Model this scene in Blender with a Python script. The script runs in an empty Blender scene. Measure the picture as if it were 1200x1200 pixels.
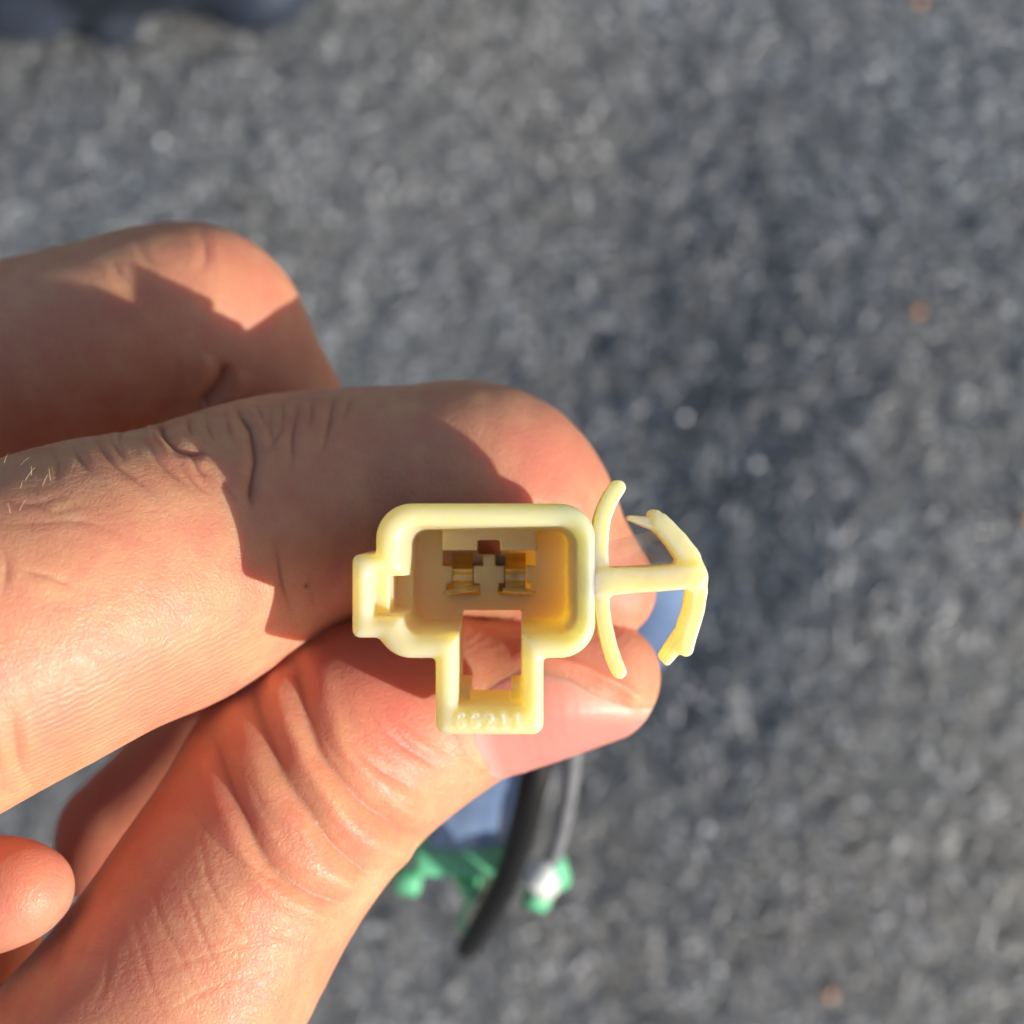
import bpy, math, random
import numpy as np
from mathutils import Matrix, Vector

rng = np.random.default_rng(7)
random.seed(7)
sc = bpy.context.scene

# ------------------------------------------------------------------ camera, world, sun, exposure
# "held frame": millimetres, x right, y up, z towards the camera, origin on the plug's front face.
S = 17.5            # photo pixels (1200 px picture) per mm at z = 0
D = 120.0           # camera distance to the plug's front face, mm
TILT = math.radians(10)
HEIGHT = 0.205      # height of the plug above the carpet, m
FRAME = Matrix.Translation((0, 0, HEIGHT)) @ Matrix.Rotation(TILT, 4, 'X')

cam = bpy.data.cameras.new('camera')
cam.sensor_width = 36.0
cam.lens = 36.0 * D / (1200.0 / S)
cam.clip_start = 0.004
cam.clip_end = 50
cam.dof.use_dof = True
cam.dof.focus_distance = (D + 4.0) / 1000
cam.dof.aperture_fstop = cam.lens / 2.5
camo = bpy.data.objects.new('camera', cam)
sc.collection.objects.link(camo)
camo.matrix_world = FRAME @ Matrix.Translation((0, 0, D / 1000))
sc.camera = camo

SUN_LOCAL = Vector((0.82, -0.39, 0.505)).normalized()
SUN = (FRAME.to_3x3() @ SUN_LOCAL).normalized()
elev = math.asin(SUN.z)
azim = math.atan2(SUN.x, SUN.y)
world = bpy.data.worlds.new('World')
sc.world = world
world.use_nodes = True
wn = world.node_tree
sky = wn.nodes.new('ShaderNodeTexSky')
sky.sky_type = 'NISHITA'
sky.sun_disc = False
sky.sun_elevation = elev
sky.sun_rotation = azim
wn.nodes['Background'].inputs['Strength'].default_value = 0.115
wn.links.new(sky.outputs[0], wn.nodes['Background'].inputs[0])

sl = bpy.data.lights.new('sun', 'SUN')
sl.energy = 4.7
sl.angle = math.radians(0.53)
sl.color = (1.0, 0.94, 0.86)
so = bpy.data.objects.new('sun', sl)
sc.collection.objects.link(so)
so.rotation_euler = SUN.to_track_quat('Z', 'Y').to_euler()
so.location = SUN * 2

sc.view_settings.view_transform = 'Standard'
sc.view_settings.look = 'None'
sc.view_settings.exposure = 0.27
sc.cycles.use_adaptive_sampling = True
sc.cycles.adaptive_threshold = 0.02
sc.cycles.max_bounces = 8
sc.view_settings.gamma = 1.0

# ------------------------------------------------------------------ helpers
def P(px, py, z):
    """photo pixel at depth z (mm) -> held-frame millimetres"""
    k = (D - z) / (D * S)
    return np.array([(px - 600) * k, (600 - py) * k, z])

def PXS(z):
    return S * D / (D - z)

def project(v):
    k = S * D / (D - v[:, 2])
    return 600 + v[:, 0] * k, 600 - v[:, 1] * k

def ground(px, py, z=0.0):
    """point where the sight line of a photo pixel meets the height z (m)"""
    o = camo.matrix_world.translation
    d = FRAME.to_3x3() @ Vector(((px - 600) / S, (600 - py) / S, -D)).normalized()
    t = (z - o.z) / d.z
    return o + d * t

def make_mesh(name, verts, faces, mat, parent=None, smooth=True, frame=False, attrs=None):
    """verts (n,3) in metres; faces (m,3|4) int array"""
    verts = np.asarray(verts, np.float32)
    faces = np.asarray(faces, np.int32)
    me = bpy.data.meshes.new(name)
    n, m, k = len(verts), len(faces), faces.shape[1]
    me.vertices.add(n)
    me.vertices.foreach_set('co', verts.ravel())
    me.loops.add(m * k)
    me.loops.foreach_set('vertex_index', faces.ravel())
    me.polygons.add(m)
    me.polygons.foreach_set('loop_start', np.arange(0, m * k, k, dtype=np.int32))
    me.polygons.foreach_set('use_smooth', np.full(m, smooth))
    me.update(calc_edges=True)
    if attrs:
        for an, av in attrs.items():
            if np.ndim(av) == 2:
                a = me.attributes.new(an, 'FLOAT_COLOR', 'POINT')
                a.data.foreach_set('color', np.hstack([av, np.ones((n, 1))]).astype(np.float32).ravel())
            else:
                a = me.attributes.new(an, 'FLOAT', 'POINT')
                a.data.foreach_set('value', np.asarray(av, np.float32))
    if mat:
        me.materials.append(mat)
    o = bpy.data.objects.new(name, me)
    sc.collection.objects.link(o)
    if parent:
        o.parent = parent
    elif frame:
        o.matrix_world = FRAME
    return o

def empty(name, matrix):
    o = bpy.data.objects.new(name, None)
    sc.collection.objects.link(o)
    o.empty_display_size = 0.01
    o.matrix_world = matrix
    return o

def tag(o, label=None, cat=None, group=None, kind=None):
    if label: o['label'] = label
    if cat: o['category'] = cat
    if group: o['group'] = group
    if kind: o['kind'] = kind
    return o

def surface_nets(v, o, h):
    v = np.pad(v, 1, constant_values=5.0)
    o = np.asarray(o, float) - h
    s = v < 0
    c = np.zeros(tuple(np.array(v.shape) - 1), np.int8)
    for a in (0, 1):
        for b in (0, 1):
            for d in (0, 1):
                c += s[a:s.shape[0] - 1 + a, b:s.shape[1] - 1 + b, d:s.shape[2] - 1 + d]
    act = (c > 0) & (c < 8)
    I, J, K = np.nonzero(act)
    n = len(I)
    vid = np.full(c.shape, -1, np.int32)
    vid[I, J, K] = np.arange(n)
    pos = np.zeros((n, 3)); cnt = np.zeros(n)
    cor = {(a, b, d): v[I + a, J + b, K + d] for a in (0, 1) for b in (0, 1) for d in (0, 1)}
    for (p, v0) in cor.items():
        for ax in range(3):
            if p[ax] == 0:
                q = list(p); q[ax] = 1
                v1 = cor[tuple(q)]
                m = (v0 < 0) != (v1 < 0)
                t = np.where(m, v0 / np.where(m, v0 - v1, 1), 0)
                e = np.tile(np.array(p, float), (n, 1))
                e[:, ax] += t
                pos += e * m[:, None]; cnt += m
    pos /= cnt[:, None]
    pos += np.stack([I, J, K], 1)
    verts = o + pos * h
    quads = []
    for ax in range(3):
        a1, a2 = (ax + 1) % 3, (ax + 2) % 3
        sl0 = [slice(None)] * 3; sl1 = [slice(None)] * 3
        sl0[ax] = slice(0, -1); sl1[ax] = slice(1, None)
        df = s[tuple(sl0)] != s[tuple(sl1)]
        E = np.array(np.nonzero(df))
        keep = (E[a1] > 0) & (E[a2] > 0) & (E[a1] < c.shape[a1]) & (E[a2] < c.shape[a2])
        E = E[:, keep]
        inside = s[tuple(E)]
        q = []
        for (d1, d2) in ((-1, -1), (0, -1), (0, 0), (-1, 0)):
            X = E.copy(); X[a1] += d1; X[a2] += d2
            q.append(vid[tuple(X)])
        q = np.stack(q, 1)
        q[~inside] = q[~inside][:, ::-1]
        quads.append(q)
    return verts, np.concatenate(quads)

def smin(a, b, k):
    h = np.maximum(k - np.abs(a - b), 0) / k
    return np.minimum(a, b) - h * h * k * 0.25

def smax(a, b, k):
    return -smin(-a, -b, k)

def vnormals(v, f):
    p = v[f]
    if f.shape[1] == 4:
        n = np.cross(p[:, 2] - p[:, 0], p[:, 3] - p[:, 1])
    else:
        n = np.cross(p[:, 1] - p[:, 0], p[:, 2] - p[:, 0])
    out = np.zeros_like(v)
    for i in range(f.shape[1]):
        for a in range(3):
            out[:, a] += np.bincount(f[:, i], n[:, a], len(v))
    return out / np.maximum(np.linalg.norm(out, axis=1, keepdims=True), 1e-12)

_lat = rng.random((32, 32, 32)).astype(np.float32)
def vnoise(p, scale):
    q = np.asarray(p) / scale
    i = np.floor(q).astype(int); f = q - i
    f = f * f * (3 - 2 * f)
    r = 0
    for a in (0, 1):
        for b in (0, 1):
            for c in (0, 1):
                w = (f[:, 0] if a else 1 - f[:, 0]) * (f[:, 1] if b else 1 - f[:, 1]) * (f[:, 2] if c else 1 - f[:, 2])
                r = r + w * _lat[(i[:, 0] + a) % 32, (i[:, 1] + b) % 32, (i[:, 2] + c) % 32]
    return r * 2 - 1

def spline(pts, n):
    """Catmull-Rom through rows of pts, n samples per span"""
    pts = np.asarray(pts, float)
    e = np.vstack([2 * pts[0] - pts[1], pts, 2 * pts[-1] - pts[-2]])
    out = []
    for i in range(1, len(e) - 2):
        for t in np.arange(n) / n:
            a, b, c, d = e[i - 1:i + 3]
            out.append(0.5 * (2 * b + (c - a) * t + (2 * a - 5 * b + 4 * c - d) * t * t + (3 * b - a - 3 * c + d) * t ** 3))
    out.append(pts[-1])
    return np.array(out)

def tube(pts, radii, seg=16, flat=1.0, side=None):
    """closed tube along pts (n,3)"""
    pts = np.asarray(pts, float); n = len(pts)
    radii = np.broadcast_to(np.asarray(radii, float), (n,))
    T = np.gradient(pts, axis=0); T /= np.linalg.norm(T, axis=1, keepdims=True)
    ref = np.array(side if side is not None else (0.3, 0.2, 1.0), float)
    V = []
    for i in range(n):
        A = ref - T[i] * ref.dot(T[i]); A /= np.linalg.norm(A); ref = A
        B = np.cross(T[i], A)
        for j in range(seg):
            a = 2 * math.pi * j / seg
            V.append(pts[i] + radii[i] * (math.cos(a) * B + flat * math.sin(a) * A))
    F = []
    for i in range(n - 1):
        for j in range(seg):
            k = (j + 1) % seg
            F.append((i * seg + j, i * seg + k, (i + 1) * seg + k, (i + 1) * seg + j))
    V.append(pts[0]); V.append(pts[-1]); a, b = len(V) - 2, len(V) - 1
    for j in range(seg):
        k = (j + 1) % seg
        F.append((a, k, j, j)); F.append((b, (n - 1) * seg + j, (n - 1) * seg + k, (n - 1) * seg + k))
    return np.array(V), F

def mesh_py(name, V, F, mat, parent=None, smooth=True, frame=False):
    me = bpy.data.meshes.new(name)
    F = [tuple(dict.fromkeys(f)) for f in F]
    me.from_pydata([tuple(v) for v in V], [], F)
    me.polygons.foreach_set('use_smooth', [smooth] * len(me.polygons))
    me.materials.append(mat)
    o = bpy.data.objects.new(name, me)
    sc.collection.objects.link(o)
    if parent: o.parent = parent
    elif frame: o.matrix_world = FRAME
    return o

# ------------------------------------------------------------------ materials
def new_mat(name):
    m = bpy.data.materials.new(name)
    m.use_nodes = True
    nt = m.node_tree
    return m, nt, nt.nodes['Principled BSDF']

def node(nt, t, **kw):
    n = nt.nodes.new(t)
    for k, v in kw.items():
        if k.startswith('in_'):
            n.inputs[k[3:].replace('_', ' ')].default_value = v
        else:
            setattr(n, k, v)
    return n

def mix(nt, fac, a, b, blend='MIX'):
    n = nt.nodes.new('ShaderNodeMix'); n.data_type = 'RGBA'; n.blend_type = blend
    for sock, v in ((n.inputs[0], fac), (n.inputs[6], a), (n.inputs[7], b)):
        if isinstance(v, bpy.types.NodeSocket): nt.links.new(v, sock)
        elif isinstance(v, (int, float)): sock.default_value = v
        else: sock.default_value = (*v, 1)
    return n.outputs[2]

def math_(nt, op, a, b=None, c=None):
    n = nt.nodes.new('ShaderNodeMath'); n.operation = op
    for i, v in enumerate((a, b, c)):
        if v is None: continue
        if isinstance(v, bpy.types.NodeSocket): nt.links.new(v, n.inputs[i])
        else: n.inputs[i].default_value = v
    return n.outputs[0]

def attr(nt, name):
    n = nt.nodes.new('ShaderNodeAttribute'); n.attribute_name = name
    return n

def ramp(nt, fac, stops):
    n = nt.nodes.new('ShaderNodeValToRGB')
    el = n.color_ramp.elements
    while len(el) < len(stops): el.new(0.5)
    for e, (p, c) in zip(el, stops):
        e.position = p; e.color = (*c, 1)
    nt.links.new(fac, n.inputs[0])
    return n.outputs[0]

def simple(name, col, rough=0.5, metal=0.0, spec=0.5, var=0.08, scale=300, bump=0.0):
    m, nt, b = new_mat(name)
    tc = node(nt, 'ShaderNodeTexCoord')
    nz = node(nt, 'ShaderNodeTexNoise', in_Scale=scale, in_Detail=4.0)
    nt.links.new(tc.outputs['Object'], nz.inputs['Vector'])
    lo = tuple(c * (1 - var * 2) for c in col); hi = tuple(min(1, c * (1 + var * 2)) for c in col)
    nt.links.new(ramp(nt, nz.outputs[0], [(0.3, lo), (0.7, hi)]), b.inputs['Base Color'])
    b.inputs['Roughness'].default_value = rough
    b.inputs['Metallic'].default_value = metal
    b.inputs['Specular IOR Level'].default_value = spec
    if bump:
        bp = node(nt, 'ShaderNodeBump', in_Strength=0.6, in_Distance=bump)
        nt.links.new(nz.outputs[0], bp.inputs['Height'])
        nt.links.new(bp.outputs[0], b.inputs['Normal'])
    return m

def skin_material():
    m, nt, b = new_mat('skin')
    tc = node(nt, 'ShaderNodeTexCoord')
    mp = node(nt, 'ShaderNodeMapping'); mp.inputs['Scale'].default_value = (1000, 1000, 1000)
    nt.links.new(tc.outputs['Object'], mp.inputs[0])
    co = mp.outputs[0]                                   # millimetres
    def noise(scale, detail=3.0, rough=0.55):
        n = node(nt, 'ShaderNodeTexNoise', in_Scale=scale, in_Detail=detail, in_Roughness=rough)
        nt.links.new(co, n.inputs['Vector']); return n.outputs[0]
    blot = noise(0.16, 4.0)
    fine = noise(1.1, 4.0)
    col = ramp(nt, blot, [(0.30, (0.60, 0.255, 0.138)), (0.52, (0.655, 0.31, 0.168)), (0.75, (0.70, 0.365, 0.20))])
    fl = attr(nt, 'flush').outputs['Fac']
    col = mix(nt, fl, col, (0.63, 0.175, 0.135))
    mott = math_(nt, 'MULTIPLY', math_(nt, 'GREATER_THAN', fine, 0.0), math_(nt, 'MAXIMUM', math_(nt, 'MULTIPLY_ADD', fine, 2.6, -1.3), 0.0))
    col = mix(nt, math_(nt, 'MINIMUM', math_(nt, 'MULTIPLY', mott, 0.5), 1.0), col, (0.62, 0.25, 0.17))
    patch = ramp(nt, noise(0.42, 3.0, 0.6), [(0.42, (0, 0, 0)), (0.72, (0.55, 0.55, 0.55))])
    col = mix(nt, patch, col, (0.62, 0.20, 0.14))
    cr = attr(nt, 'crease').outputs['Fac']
    col = mix(nt, math_(nt, 'MULTIPLY', cr, 0.75), col, (0.30, 0.075, 0.04))  # crease skin is redder; the dark here also stands in for groove shade
    col = mix(nt, attr(nt, 'mole').outputs['Fac'], col, (0.10, 0.045, 0.035))
    nt.links.new(col, b.inputs['Base Color'])
    b.subsurface_method = 'RANDOM_WALK'
    b.inputs['Subsurface Weight'].default_value = 0.85
    b.inputs['Subsurface Radius'].default_value = (1.0, 0.29, 0.15)
    b.inputs['Subsurface Scale'].default_value = 0.0032
    b.inputs['Subsurface Anisotropy'].default_value = 0.0
    b.inputs['IOR'].default_value = 1.42
    # skin grain: small polygonal cells, stretched across the finger, and papillary ridges where 'ridge' is set
    dist = node(nt, 'ShaderNodeTexNoise', in_Scale=0.9, in_Detail=2.0)
    nt.links.new(co, dist.inputs['Vector'])
    av = node(nt, 'ShaderNodeVectorMath', operation='MULTIPLY_ADD')
    nt.links.new(dist.outputs[1], av.inputs[0]); av.inputs[1].default_value = (0.7, 0.7, 0.7); nt.links.new(co, av.inputs[2])
    vo = node(nt, 'ShaderNodeTexVoronoi', in_Scale=2.7); vo.feature = 'DISTANCE_TO_EDGE'
    nt.links.new(av.outputs[0], vo.inputs['Vector'])
    cells = math_(nt, 'MINIMUM', math_(nt, 'MULTIPLY', vo.outputs['Distance'], 4.0), 1.0)
    vo2 = node(nt, 'ShaderNodeTexVoronoi', in_Scale=0.8); vo2.feature = 'DISTANCE_TO_EDGE'
    nt.links.new(av.outputs[0], vo2.inputs['Vector'])
    cells2 = math_(nt, 'MINIMUM', math_(nt, 'MULTIPLY', vo2.outputs['Distance'], 5.0), 1.0)
    dot = node(nt, 'ShaderNodeVectorMath', operation='DOT_PRODUCT')
    nt.links.new(av.outputs[0], dot.inputs[0]); dot.inputs[1].default_value = (-0.22, 0.92, 0.33)
    wave = math_(nt, 'SINE', math_(nt, 'MULTIPLY', dot.outputs['Value'], 2 * math.pi / 0.46))
    rg = attr(nt, 'ridge').outputs['Fac']
    hgt = math_(nt, 'ADD', math_(nt, 'MULTIPLY', cells, 0.45), math_(nt, 'MULTIPLY', cells2, 0.3))
    hgt = math_(nt, 'ADD', hgt, math_(nt, 'MULTIPLY', noise(3.2, 3.0), 0.9))
    dry = attr(nt, 'dry').outputs['Fac']
    mp2 = node(nt, 'ShaderNodeMapping'); mp2.inputs['Rotation'].default_value = (0, 0, math.radians(-62)); mp2.inputs['Scale'].default_value = (0.5, 1.0, 0.7)
    nt.links.new(av.outputs[0], mp2.inputs[0])
    for sc_, amp in ((0.5, 0.45), (1.5, 0.25)):
        v3 = node(nt, 'ShaderNodeTexVoronoi', in_Scale=sc_); v3.feature = 'DISTANCE_TO_EDGE'
        nt.links.new(mp2.outputs[0], v3.inputs['Vector'])
        line = math_(nt, 'MINIMUM', math_(nt, 'MULTIPLY', v3.outputs['Distance'], 9.0), 1.0)
        hgt = math_(nt, 'ADD', hgt, math_(nt, 'MULTIPLY', math_(nt, 'MULTIPLY', line, dry), amp))
    inv = math_(nt, 'MULTIPLY_ADD', rg, -0.7, 1.0)
    wave = math_(nt, 'MULTIPLY', wave, math_(nt, 'MULTIPLY_ADD', noise(1.3, 2.0), 1.6, 0.1))
    hgt = math_(nt, 'ADD', math_(nt, 'MULTIPLY', hgt, inv), math_(nt, 'MULTIPLY', math_(nt, 'MULTIPLY', wave, rg), 0.55))
    bp = node(nt, 'ShaderNodeBump', in_Strength=0.75, in_Distance=0.00005)
    nt.links.new(hgt, bp.inputs['Height'])
    nt.links.new(bp.outputs[0], b.inputs['Normal'])
    nt.links.new(ramp(nt, fine, [(0.3, (0.37,) * 3), (0.7, (0.54,) * 3)]), b.inputs['Roughness'])
    b.inputs['Specular IOR Level'].default_value = 0.5
    return m

def nail_material():
    m, nt, b = new_mat('nail_plate')
    col = mix(nt, attr(nt, 'rim').outputs['Fac'], (0.62, 0.245, 0.205), (0.66, 0.43, 0.30))
    col = mix(nt, attr(nt, 'lunula').outputs['Fac'], col, (0.72, 0.50, 0.46))
    nt.links.new(col, b.inputs['Base Color'])
    b.inputs['Subsurface Weight'].default_value = 0.8
    b.inputs['Subsurface Radius'].default_value = (1.0, 0.4, 0.3)
    b.inputs['Subsurface Scale'].default_value = 0.0012
    b.inputs['Roughness'].default_value = 0.36
    b.inputs['Specular IOR Level'].default_value = 0.2
    tc = node(nt, 'ShaderNodeTexCoord')
    nz = node(nt, 'ShaderNodeTexNoise', in_Scale=900.0, in_Detail=3.0)
    mp = node(nt, 'ShaderNodeMapping'); mp.inputs['Scale'].default_value = (0.15, 1, 1)
    nt.links.new(tc.outputs['Object'], mp.inputs[0]); nt.links.new(mp.outputs[0], nz.inputs['Vector'])
    bp = node(nt, 'ShaderNodeBump', in_Strength=0.8, in_Distance=0.0001)
    nt.links.new(nz.outputs[0], bp.inputs['Height']); nt.links.new(bp.outputs[0], b.inputs['Normal'])
    return m

def plastic_material():
    m, nt, b = new_mat('ivory_nylon')
    tc = node(nt, 'ShaderNodeTexCoord')
    nz = node(nt, 'ShaderNodeTexNoise', in_Scale=220.0, in_Detail=4.0)
    nt.links.new(tc.outputs['Object'], nz.inputs['Vector'])
    nt.links.new(ramp(nt, nz.outputs[0], [(0.3, (0.82, 0.615, 0.32)), (0.7, (0.87, 0.68, 0.38))]), b.inputs['Base Color'])
    b.inputs['Subsurface Weight'].default_value = 1.0
    b.inputs['Subsurface Radius'].default_value = (1.0, 0.80, 0.12)
    b.inputs['Subsurface Scale'].default_value = 0.0075
    b.inputs['Roughness'].default_value = 0.42
    b.inputs['IOR'].default_value = 1.5
    nz2 = node(nt, 'ShaderNodeTexNoise', in_Scale=1500.0, in_Detail=3.0)
    nt.links.new(tc.outputs['Object'], nz2.inputs['Vector'])
    bp = node(nt, 'ShaderNodeBump', in_Strength=0.4, in_Distance=0.00003)
    nt.links.new(nz2.outputs[0], bp.inputs['Height']); nt.links.new(bp.outputs[0], b.inputs['Normal'])
    return m

def felt_material():
    m, nt, b = new_mat('grey_felt')
    tc = node(nt, 'ShaderNodeTexCoord')
    def noise(scale, detail, rough=0.6):
        n = node(nt, 'ShaderNodeTexNoise', in_Scale=scale, in_Detail=detail, in_Roughness=rough)
        nt.links.new(tc.outputs['Object'], n.inputs['Vector']); return n.outputs[0]
    col = ramp(nt, noise(420, 5.0, 0.75), [(0.30, (0.046, 0.048, 0.047)), (0.5, (0.145, 0.149, 0.146)), (0.70, (0.33, 0.335, 0.325))])
    vs = node(nt, 'ShaderNodeTexVoronoi', in_Scale=420.0)
    nt.links.new(tc.outputs['Object'], vs.inputs['Vector'])
    sep = node(nt, 'ShaderNodeSeparateColor'); nt.links.new(vs.outputs['Color'], sep.inputs[0])
    spot = math_(nt, 'MULTIPLY', math_(nt, 'LESS_THAN', vs.outputs['Distance'], 0.33), math_(nt, 'GREATER_THAN', sep.outputs[0], 0.75))
    col = mix(nt, math_(nt, 'MULTIPLY', spot, sep.outputs[1]), col, (0.64, 0.65, 0.65))
    warm = ramp(nt, noise(14, 3.0), [(0.35, (0.93, 0.98, 1.05)), (0.65, (1.06, 1.0, 0.92))])
    nt.links.new(mix(nt, 1.0, col, warm, 'MULTIPLY'), b.inputs['Base Color'])
    b.inputs['Roughness'].default_value = 0.9
    b.inputs['Specular IOR Level'].default_value = 0.25
    b.inputs['Sheen Weight'].default_value = 0.15
    return m

def fibre_material():
    m, nt, b = new_mat('felt_fibre')
    nt.links.new(attr(nt, 'tint').outputs['Color'], b.inputs['Base Color'])
    b.inputs['Roughness'].default_value = 0.4
    return m

M_skin = skin_material(); M_nail = nail_material(); M_plastic = plastic_material()
M_felt = felt_material(); M_fibre = fibre_material()
M_brass = simple('tinned_brass', (0.78, 0.60, 0.34), 0.34, 1.0, var=0.1, scale=900, bump=0.00003)
M_tin = simple('tin_plating', (0.92, 0.89, 0.80), 0.26, 1.0, var=0.12, scale=1200, bump=0.00006)
M_blue = simple('blue_film', (0.16, 0.24, 0.40), 0.14, 0.0, 0.7, var=0.15, scale=120, bump=0.00008)
M_black = simple('black_cable_jacket', (0.008, 0.008, 0.009), 0.55, 0.0, 0.4, scale=500, bump=0.00004)
M_grey = simple('grey_cable_jacket', (0.20, 0.205, 0.22), 0.35, 0.0, 0.5, scale=400)
M_green = simple('green_plastic', (0.15, 0.56, 0.30), 0.35, 0.0, 0.5, scale=300)
M_white = simple('white_plastic', (0.66, 0.70, 0.66), 0.3, 0.0, 0.5, scale=300)
M_navy = simple('navy_cloth', (0.022, 0.028, 0.042), 0.30, 0.0, 0.5, var=0.45, scale=42, bump=0.0006)
M_orange = simple('orange_crumb', (0.55, 0.24, 0.10), 0.5, scale=900)
M_lint = simple('pale_lint', (0.75, 0.75, 0.74), 0.3, scale=900)
M_hair = simple('fair_hair', (0.55, 0.40, 0.22), 0.35, scale=900)

# ------------------------------------------------------------------ carpet
def relief(x, y):
    """broad sag and swell of the carpet, with a rise added for shade, metres"""
    h = 0.0035 * np.sin(x * 21 + y * 9 + 0.6) + 0.0028 * np.sin(x * -13 + y * 26 + 2.0)
    h += 0.0016 * np.sin(x * 47 - y * 31 + 1.1)
    h = 0.5 * h + 0.017 / (1 + np.exp(-(x - 0.036 - 0.10 * y) / 0.013)) * np.exp(-((y - 0.015) / 0.075) ** 2)  # last term: rise added to tilt the carpet from the sun and darken it
    return h

N = 480; HALF = 0.31
gx = np.linspace(-HALF, HALF, N)
X, Y = np.meshgrid(gx, gx + 0.02, indexing='ij')
pts = np.stack([X.ravel(), Y.ravel(), np.zeros(N * N)], 1)
Z = relief(pts[:, 0], pts[:, 1]) + 0.0004 * vnoise(pts, 0.0052) + 0.0005 * vnoise(pts + 3, 0.0024)
pts[:, 2] = Z
ii = np.arange(N * N).reshape(N, N)
quads = np.stack([ii[:-1, :-1], ii[1:, :-1], ii[1:, 1:], ii[:-1, 1:]], -1).reshape(-1, 4)
carpet = make_mesh('carpet', pts, quads, M_felt)
tag(carpet, 'speckled grey felt carpet lying under the hand', 'carpet', kind='structure')

nf = 60000
fx = rng.uniform(-0.2, 0.2, nf); fy = rng.uniform(-0.17, 0.22, nf)
ang = rng.uniform(0, 2 * math.pi, nf); ln = rng.uniform(0.0015, 0.005, nf); wd = rng.uniform(0.00005, 0.00013, nf)
bend = rng.uniform(-1.2, 1.2, nf); lift = rng.uniform(0.0004, 0.0016, nf)
V = np.zeros((nf, 8, 3)); 
cx, cy, a = fx.copy(), fy.copy(), ang.copy()
for k in range(4):
    z = relief(cx, cy) + 0.0003 + lift * math.sin(math.pi * (k + 0.35) / 3.7)
    V[:, 2 * k] = np.stack([cx - np.sin(a) * wd, cy + np.cos(a) * wd, z], 1)
    V[:, 2 * k + 1] = np.stack([cx + np.sin(a) * wd, cy - np.cos(a) * wd, z + wd], 1)
    cx = cx + np.cos(a) * ln / 3; cy = cy + np.sin(a) * ln / 3; a = a + bend / 3
F = (np.arange(nf) * 8)[:, None, None] + np.array([[0, 1, 3, 2], [2, 3, 5, 4], [4, 5, 7, 6]])[None]
g = rng.choice([0.05, 0.12, 0.28, 0.5, 0.75], nf, p=[0.2, 0.26, 0.28, 0.18, 0.08])
tint = np.stack([g * rng.uniform(0.95, 1.06, nf), g, g * rng.uniform(0.94, 1.08, nf)], 1)
fib = make_mesh('carpet_fibre', V.reshape(-1, 3), F.reshape(-1, 4), M_fibre, attrs={'tint': np.repeat(tint, 8, 0)})
tag(fib, 'loose grey and pale fibres matted over the felt carpet', 'fibres', kind='stuff')

# ------------------------------------------------------------------ hand
# each finger: rows of photo px x, px y, half-width in px, depth z in mm
def chain(rows, n=6):
    r = spline(rows, n)
    C = np.array([P(a, b, z) for a, b, _, z in r])
    R = np.array([w / PXS(z) for _, _, w, z in r])
    return C, R

FINGERS = {
 'index': [chain([(-470, 880, 215, -8), (-300, 840, 212, -5), (-130, 790, 204, -4), (0, 738, 190, -6), (105, 694, 178, -9.5), (205, 662, 164, -14),
                  (310, 612, 146, -19), (400, 590, 136, -22), (490, 588, 137, -23.2), (570, 592, 139, -23.8), (640, 648, 100, -24), (706, 690, 62, -24)])],
 'middle': [chain([(-520, 560, 150, -36), (-200, 475, 126, -31), (-50, 440, 121, -31), (110, 398, 115, -31), (195, 377, 115, -31.5), (236, 386, 117, -33),
                   (272, 450, 113, -36), (318, 540, 106, -40), (330, 640, 98, -44), (250, 720, 92, -48)])],
 'thumb': [chain([(-420, 1640, 235, -26), (-150, 1540, 205, -20), (50, 1345, 172, -15), (190, 1180, 157, -14.5), (300, 1005, 143, -16.5), (385, 888, 147, -19.5),
                  (468, 842, 126, -21.5), (555, 818, 98, -22), (640, 802, 84, -22), (706, 795, 68, -22.3)]),
           chain([(385, 888, 130, -23), (468, 842, 118, -26), (555, 818, 96, -27.5), (640, 802, 84, -28), (690, 797, 70, -28)])],
 'ring': [chain([(-600, 760, 150, -58), (-250, 680, 125, -58), (120, 650, 115, -58), (270, 720, 108, -54), (285, 830, 100, -48), (225, 920, 92, -43), (150, 986, 84, -41)])],
 'little_tip': [chain([(-560, 1040, 130, -36), (-220, 1062, 92, -20), (-60, 1052, 76, -14), (6, 1046, 66, -9), (34, 1042, 52, -9)])],
 'little_root': [chain([(-600, 1240, 140, -45), (-220, 1190, 86, -34), (-15, 1128, 66, -31)])],
}
PALM = [(P(-640, 830, -40), P(-820, 1500, -45), 17.0, 20.0), (P(-700, 1050, -34), P(-640, 1560, -36), 16.0, 17.0),
        (P(-820, 1500, -45), P(-1150, 2050, -48), 21.0, 22.0)]

def seg_sdf(p, a, b, ra, rb):
    ab = b - a
    t = np.clip(((p - a) @ ab) / max(ab @ ab, 1e-9), 0, 1)
    d = p - a - t[..., None] * ab
    return np.sqrt((d * d).sum(-1)) - (ra + t * (rb - ra))

def finger_sdf(name, p):
    out = None
    for C, R in FINGERS[name]:
        for i in range(len(C) - 1):
            d = seg_sdf(p, C[i], C[i + 1], R[i], R[i + 1])
            out = d if out is None else np.minimum(out, d)
    return out

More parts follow.
